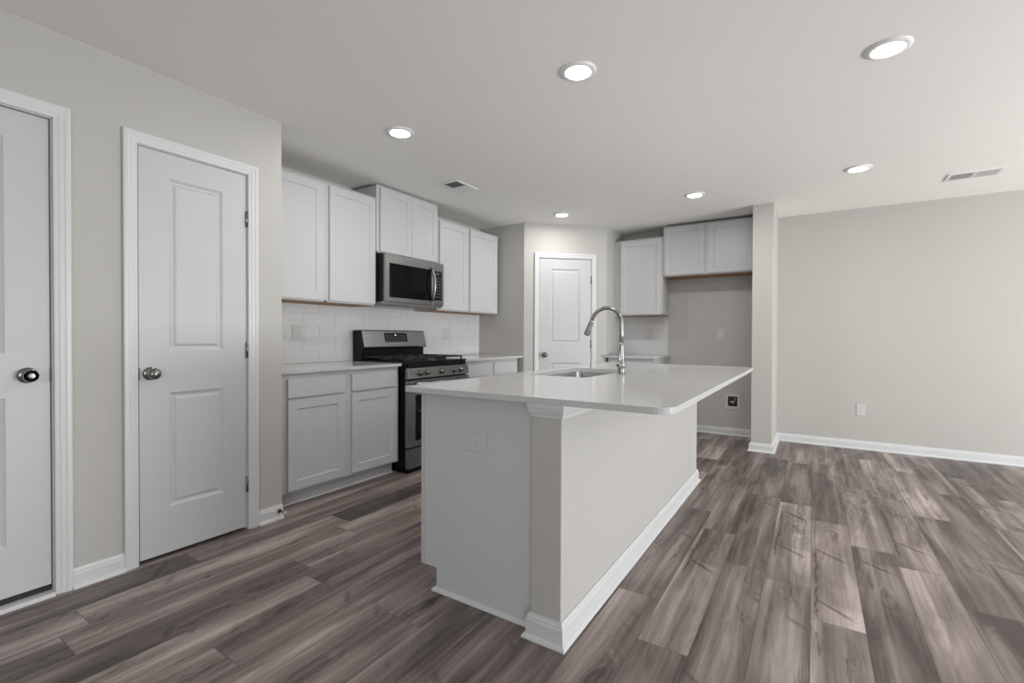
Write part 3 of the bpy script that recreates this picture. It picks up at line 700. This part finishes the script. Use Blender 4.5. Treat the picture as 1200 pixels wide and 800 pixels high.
# ------------------------------------------------------------------ range
def build_range():
    W = .798; ox = 2.757
    t = thing('gas_range', 'stainless steel gas range with black cooktop between the base cabinets', 'range', (XK+.010, ox, 0), R90)
    yf = -.655      # body front
    MB().box(.002, W-.002, yf, -.01, .055, .900).box(.03, W-.03, yf+.05, -.03, .0006, .056).build('body', 'black', t, .003, recalc=False)
    # cooktop with lip
    MB().box(0, W, yf-.008, -.012, .9005, .914).box(.02, W-.02, yf-.010, -.05, .862, .9005).build('cooktop', 'black', t, .004, recalc=False)
    # slanted control panel
    cp = MB().extrude_x([(yf-.0005, .772), (yf-.038, .776), (yf-.026, .862), (yf-.0005, .864)], .001, W-.001).build('control_panel', 'steel', t, .003)
    for kx in (.138, .226, .402, .582, .672):
        R = Matrix.Translation((kx, yf-.0325, .819)) @ Matrix.Rotation(math.radians(90-8), 4, 'X')
        k = MB().lathe([(0, 0), (.0255, 0), (.0255, .005), (.0220, .008), (.0205, .028), (.018, .033), (0, .034)], R, 28).build('knob', 'nickel', cp)
        MB().box(kx-.0028, kx+.0028, yf-.073, yf-.063, .804, .840).build('knob_grip', 'chrome', k, .001)
    # oven door
    z0, z1 = .213, .762; d = MB(); yd = yf-.034; wx0, wx1, wz0, wz1 = .085, W-.085, .262, .640
    d.box(.002, wx0, yd, yf-.0008, z0, z1); d.box(wx1, W-.002, yd, yf-.0008, z0, z1); d.box(wx0, wx1, yd, yf-.0008, z0, wz0); d.box(wx0, wx1, yd, yf-.0008, wz1, z1)
    d.box(wx0, wx1, yd+.012, yf-.0008, wz0, wz1)
    dr = d.build('oven_door', 'steel', t, 0.0, recalc=False)
    MB().box(wx0+.001, wx1-.001, yd+.001, yd+.011, wz0+.001, wz1-.001).build('window', 'glass', dr)
    rk = MB()
    for z in (.50, .508): rk.tube([(wx0+.04, yd-.0001, z), (wx1-.04, yd-.0001, z)], .0012, 6)
    part_label(rk.build('rack', 'steelv', dr), 'thin wire rack seen through the oven glass')
    hz = .735; hd = MB()
    hd.tube([(.05, yd-.045, hz), (W-.05, yd-.045, hz)], .0115, 18)
    for x in (.075, W-.075): hd.tube([(x, yd+.001, hz), (x, yd-.046, hz)], .009, 12)
    hd.build('handle', 'steelv', dr)
    MB().box(.004, W-.004, yf-.020, yf-.0005, .200, .2125).build('vent_gap', 'black', t)
    MB().box(.002, W-.002, yd, yf-.0008, .040, .198).build('storage_drawer', 'steel', t, .003)
    MB().box(.03, W-.03, yf-.012, yf+.045, .002, .0395).build('kick_plate', 'black', t)
    # back guard
    MB().box(0, W, -.105, -.012, .9145, 1.018).build('backguard_base', 'black', t, .003)
    bgp = MB().extrude_x([(-.013, 1.0185), (-.140, 1.0185), (-.148, 1.030), (-.112, 1.172), (-.104, 1.180), (-.013, 1.180)], .014, W-.001).build('backguard', 'steel', t, .003)
    part_label(MB().extrude_x([(-.012, .9145), (-.118, .9145), (-.142, 1.02), (-.106, 1.176), (-.012, 1.176)], -.0005, .0135).build('side_cap', 'black', t, .002), 'black end cap')
    # display lies on the slanted face: normal tilted up
    def onface(x, s_): # s_ 0..1 from bottom to top of slanted face
        return (x, -.148+.036*s_, 1.030+.142*s_)
    def facequad(x0, x1, s0, s1, off, name, material, parent):
        n_ = Vector((0, -.142, .036)).normalized()
        v = []
        for o_ in (off, off-.0015):
            for x, s_ in ((x0, s0), (x1, s0), (x1, s1), (x0, s1)): v.append(Vector(onface(x, s_))+n_*o_)
        return MB().add(v, [(0, 1, 2, 3), (7, 6, 5, 4), (0, 4, 5, 1), (1, 5, 6, 2), (2, 6, 7, 3), (3, 7, 4, 0)]).build(name, material, parent)
    ds = facequad(.262, .545, .30, .88, .0018, 'display', 'display', bgp)
    for dx in (0, .016): facequad(.389+dx*.8, .396+dx*.8, .70, .79, .0024, 'digit', 'digits', ds)
    for r in range(3):
        for c in range(8):
            if 3 <= c <= 4 and r == 2: continue
            facequad(.280+c*.031, .294+c*.031, .38+r*.15, .42+r*.15, .0022, 'legend', 'mark', ds)
    # burners and grates
    for i, (x, yy, r) in enumerate(((.17, -.48, .048), (.17, -.22, .040), (.399, -.36, .052), (.63, -.48, .042), (.63, -.22, .048))):
        MB().lathe([(0, 0), (r+.012, 0), (r+.012, .006), (r, .010), (r, .014), (r-.006, .019), (0, .020)], Matrix.Translation((x, yy, .9145)), 26).build('burner', 'iron', t)
    for gx0, gx1 in ((.022, .272), (.276, .522), (.526, .776)):
        g = MB(); z = .948; hy0, hy1 = yf+.035, -.125; r = .0065
        def bar(a, b, rr=r): g.box(min(a[0], b[0])-rr, max(a[0], b[0])+rr, min(a[1], b[1])-rr, max(a[1], b[1])+rr, z-.013, z)
        bar((gx0+r, hy0), (gx1-r, hy0)); bar((gx0+r, hy1), (gx1-r, hy1)); bar((gx0+r, hy0), (gx0+r, hy1)); bar((gx1-r, hy0), (gx1-r, hy1))
        mx = (gx0+gx1)/2; bar((mx, hy0), (mx, hy1), .005)
        for q in (.22, .5, .78): yy = hy0+(hy1-hy0)*q; bar((gx0+r, yy), (gx1-r, yy), .005)
        for cx_ in (gx0+r, gx1-r):
            for cy_ in (hy0, hy1): g.box(cx_-r, cx_+r, cy_-r, cy_+r, .9145, z-.012)
        g.build('grate', 'iron', t, .002, recalc=False)
build_range()

# ------------------------------------------------------------------ microwave
def build_microwave():
    W = .760; oy = 2.768; z0, z1 = 1.412, 1.836
    t = thing('microwave', 'stainless steel over-the-range microwave with dark glass door', 'microwave', (XK+.010, oy, z0), R90)
    H = z1-z0; D = .365
    MB().box(0, W, -D, -.0, .012, H-.001).build('case', 'black', t, .002)
    dx1 = .602
    # vent strip above and door below
    yd = -D-.032; wx0, wx1, wz0, wz1 = .058, .584, .050, H-.080
    d = MB(); d.box(.012, wx0, yd, -D-.0006, .012, H-.004); d.box(wx1, dx1, yd, -D-.0006, .012, H-.004); d.box(wx0, wx1, yd, -D-.0006, .012, wz0); d.box(wx0, wx1, yd, -D-.0006, wz1, H-.004)
    d.box(wx0, wx1, yd+.010, -D-.0006, wz0, wz1)
    dr = d.build('door', 'steel', t, 0, recalc=False)
    MB().box(wx0+.0006, wx1-.0006, yd+.0008, yd+.0095, wz0+.0006, wz1-.0006).build('window', 'glass', dr)
    h = MB(); pts = []
    for k in range(13):
        s_ = k/12; pts.append((.578, yd-.016-.036*math.sin(PI*s_), .050+(H-.115)*s_))
    h.tube(pts, .0135, 16); h.tube([(.578, yd+.001, .054), (.578, yd-.016, .052)], .011, 12); h.tube([(.578, yd+.001, H-.069), (.578, yd-.016, H-.067)], .011, 12)
    h.build('handle', 'chrome', dr)
    cpn = MB().box(dx1+.002, W-.001, yd, -D-.0006, .012, H-.004).build('control_panel', 'steel', t, .003)
    gl = MB().box(dx1+.014, W-.030, yd-.0015, yd-.0001, .060, H-.085).build('keypad', 'display', cpn)
    for r in range(7):
        for c in range(3): MB().box(dx1+.030+c*.032, dx1+.046+c*.032, yd-.0022, yd-.0016, .090+r*.030, .094+r*.030).build('key_mark', 'mark', gl)
    MB().box(dx1+.045, dx1+.085, yd-.0022, yd-.0016, H-.112, H-.106).build('clock', 'mark', gl)
    b = MB().box(.004, W-.004, -D-.020, -.003, -.006, .0115).build('bottom_pan', 'steel', t, .002)
    for x in (.05, .39):
        MB().box(x, x+.31, -D+.055, -D+.19, -.0075, -.0062).build('grease_filter', 'boxgrey', b)
build_microwave()

# ------------------------------------------------------------------ outlets, switches, water box
def plate(name, label, cat, loc, rz, w=.072, h=.118, kind='duplex', horiz=False, group=None):
    t = thing(name, label, cat, loc, rz, group=group)
    if horiz: w, h = h, w
    MB().box(-w/2, w/2, -.0052, -.0004, -h/2, h/2).build('cover_plate', 'plastic', t, .0022)
    def face(cx, cz):
        o = MB().extrude_x([(-.0053, -.0165), (-.0072, -.0155), (-.0072, .0155), (-.0053, .0165)], -.0135, .0135)
        if horiz: o.v = [(z+cx, yy, x+cz) for x, yy, z in o.v]
        else: o.v = [(x+cx, yy, z+cz) for x, yy, z in o.v]
        f = o.build('receptacle', 'platelight', t, .001)
        sl = MB()
        for (a, b, ww, hh) in ((-.006, .004, .0022, .009), (.006, .004, .0022, .0075), (0, -.008, .0050, .0045)):
            if horiz: sl.box(cx+b-hh/2, cx+b+hh/2, -.0076, -.00725, cz+a-ww/2, cz+a+ww/2)
            else: sl.box(cx+a-ww/2, cx+a+ww/2, -.0076, -.00725, cz+b-hh/2, cz+b+hh/2)
        sl.build('slots', 'slot', f, recalc=False)
    def rocker(cx):
        f = MB().extrude_x([(-.0053, -.033), (-.0066, -.032), (-.0082, 0), (-.0060, .032), (-.0053, .033)], cx-.0165, cx+.0165).build('rocker', 'platelight', t, .0008)
    if kind == 'duplex':
        for s_ in (-.0205, .0205): face(s_ if horiz else 0, 0 if horiz else s_)
        R = Matrix.Translation((0, -.0052, 0)) @ Matrix.Rotation(math.radians(90), 4, 'X')
        MB().lathe([(0, 0), (.0035, 0), (.003, .0012), (0, .0014)], R, 14).build('screw', 'plastic', t)
    elif kind == 'two_gang':
        for s_ in (-.0205, .0205): face(-w/4+.002, s_)
        rocker(w/4-.002)
    elif kind == 'two_rocker':
        rocker(-w/4+.002); rocker(w/4-.002)
    elif kind == 'rocker': rocker(0)
    return t
plate('outlet_plate', 'horizontal white duplex outlet on the grey-white end of the island', 'outlet', (-1.193, PY-.0005, .690), 0, .080, .132, horiz=True)
plate('outlet_plate', 'white double plate with outlet and switch on the tiles left of the range', 'outlet', (XK+.0088, 2.243, 1.150), R90, .118, .120, 'two_gang')
plate('switch_plate', 'white double switch plate on the tiles right of the range', 'light switch', (XK+.0088, 4.052, 1.150), R90, .118, .120, 'two_rocker')
plate('switch_plate', 'white plate on the small far backsplash, to the right of the faucet', 'light switch', (-1.735, YB-.0088, 1.157), 0, .072, .118, 'duplex')
plate('outlet_plate', 'white outlet on the wall of the empty refrigerator space, above the water box', 'outlet', (-.905, YB-.0005, 1.160), 0, .072, .118)
plate('outlet_plate', 'white outlet low on the large bare right-hand wall', 'outlet', (.415, YB-.0005, .402), 0, .074, .120)
def water_box():
    t = thing('water_outlet_box', 'white recessed water valve box low in the refrigerator space', 'water box', (-.772, YB-.0005, .393))
    m = MB(); a, b = .078, .050
    m.box(-a, -b, -.007, -.0005, -a-.008, a+.008); m.box(b, a, -.007, -.0005, -a-.008, a+.008); m.box(-b, b, -.007, -.0005, b+.006, a+.008); m.box(-b, b, -.007, -.0005, -a-.008, -b-.006)
    m.build('frame', 'plastic', t, .0, recalc=False)
    MB().box(-b, b, -.0018, -.0005, -b-.006, b+.006).build('recess_back', 'slot', t)
    v = MB().tube([(0, -.004, -.045), (0, -.004, -.005)], .007, 12).tube([(0, -.006, -.004), (0, -.024, -.004)], .006, 12).build('valve', 'brass', t)
    MB().box(-.020, .020, -.030, -.024, -.010, .004).build('valve_handle', 'plastic', v, .002)
    MB().tube([(.025, -.005, .045), (.022, -.012, .01), (.006, -.010, -.015)], .003, 8).build('water_line', 'plastic', t)
water_box()

# door stop on the baseboard beside the left base cabinet
ds = thing('door_stop', 'small bronze door stop with white tip on the baseboard end', 'door stop', (XL+.0148, 1.655, .052))
MB().lathe([(0, 0), (.013, 0), (.013, .003), (.006, .007), (.0042, .009), (.0042, .050), (.0075, .052), (.0075, .056), (0, .056)], Matrix.Rotation(R90, 4, 'Y'), 20).build('rod', 'bronze', ds)
MB().lathe([(0, .056), (.0095, .056), (.0100, .062), (.0080, .069), (0, .071)], Matrix.Rotation(R90, 4, 'Y'), 20).build('rubber_tip', 'plastic', ds)

# ------------------------------------------------------------------ recessed lights
LIGHTS = [((-2.246, 2.165), 'round recessed ceiling light nearest the left doors and upper cabinets'),
          ((-.987, 2.135), 'round recessed ceiling light above the near end of the island'),
          ((.272, 2.710), 'largest-looking recessed ceiling light, toward the upper right'),
          ((.281, 4.507), 'recessed ceiling light between the stub wall and the right ceiling vent'),
          ((-.930, 4.554), 'recessed ceiling light in front of the refrigerator-space cabinet'),
          ((-2.283, 4.545), 'small-looking recessed ceiling light above the pantry door')]
def build_light(loc, label):
    t = thing('recessed_light', label, 'ceiling light', (loc[0], loc[1], ZC), 0, 'round recessed ceiling lights')
    MB().lathe([(.062, -.0045), (.062, -.010), (.066, -.0115), (.080, -.0085), (.088, -.003), (.089, -.0006), (.062, -.0006)], None, 48).build('trim_ring', 'ventwhite', t)
    MB().lathe([(.0618, -.004), (.0618, -.0105), (.050, -.0135), (.030, -.0155), (0, -.0165)], None, 40).build('lens', 'lens', t)
    d = bpy.data.lights.new('lamp', 'AREA'); d.shape = 'DISK'; d.size = .11; d.energy = CAN_POWER; d.color = (1, .975, .94)
    o = bpy.data.objects.new('lamp', d); COL.objects.link(o); o.parent = t; o.location = (0, 0, -.018)
    return t
def copy_tree(o):
    c = o.copy(); COL.objects.link(c)
    for ch in o.children:
        k = ch.copy(); COL.objects.link(k); k.parent = c
    return c
first = build_light(*LIGHTS[0])
for (x, yy), lab in LIGHTS[1:]:
    c = copy_tree(first); c.location = (x, yy, ZC); c['label'] = lab

# ------------------------------------------------------------------ ceiling vents
def build_vent(loc, rz, L_, Wd, label, n=9):
    t = thing('ceiling_vent', label, 'vent', (loc[0], loc[1], ZC), rz)
    f = MB(); b = .022; a, c = L_/2, Wd/2
    for args in ((-a, -a+b, -c, c), (a-b, a, -c, c), (-a+b, a-b, -c, -c+b), (-a+b, a-b, c-b, c), (-.006, .006, -c+b, c-b)): f.box(*args, -.008, -.0006)
    f.build('frame', 'ventwhite', t, .0015, recalc=False)
    MB().box(-a+b, a-b, -c+b, c-b, -.0022, -.0006).build('duct_opening', 'duct', t)
    for half in (-1, 1):
        x0, x1 = (-a+b, -.006) if half < 0 else (.006, a-b); m = MB(); k = n
        for i in range(k):
            x = x0+(x1-x0)*(i+.5)/k; w = (x1-x0)/k*(.40 if half < 0 else .60); s_ = -half
            # blades pitched opposite ways in the two halves
            m.add([(x-w*.75, -c+b, -.0075 if s_ > 0 else -.0030), (x+w*.75, -c+b, -.0030 if s_ > 0 else -.0075), (x+w*.75, c-b, -.0030 if s_ > 0 else -.0075), (x-w*.75, c-b, -.0075 if s_ > 0 else -.0030)], [(0, 1, 2, 3)])
        o = m.build('louvers', 'ventwhite', t, recalc=False); sm = o.modifiers.new('solid', 'SOLIDIFY'); sm.thickness = .0008
    return t
build_vent((-2.617, 3.222), R90, .30, .195, 'square white ceiling vent near the raised cabinet above the microwave')
build_vent((1.065, 5.150), 0, .33, .205, 'long white ceiling vent near the top of the right-hand wall')
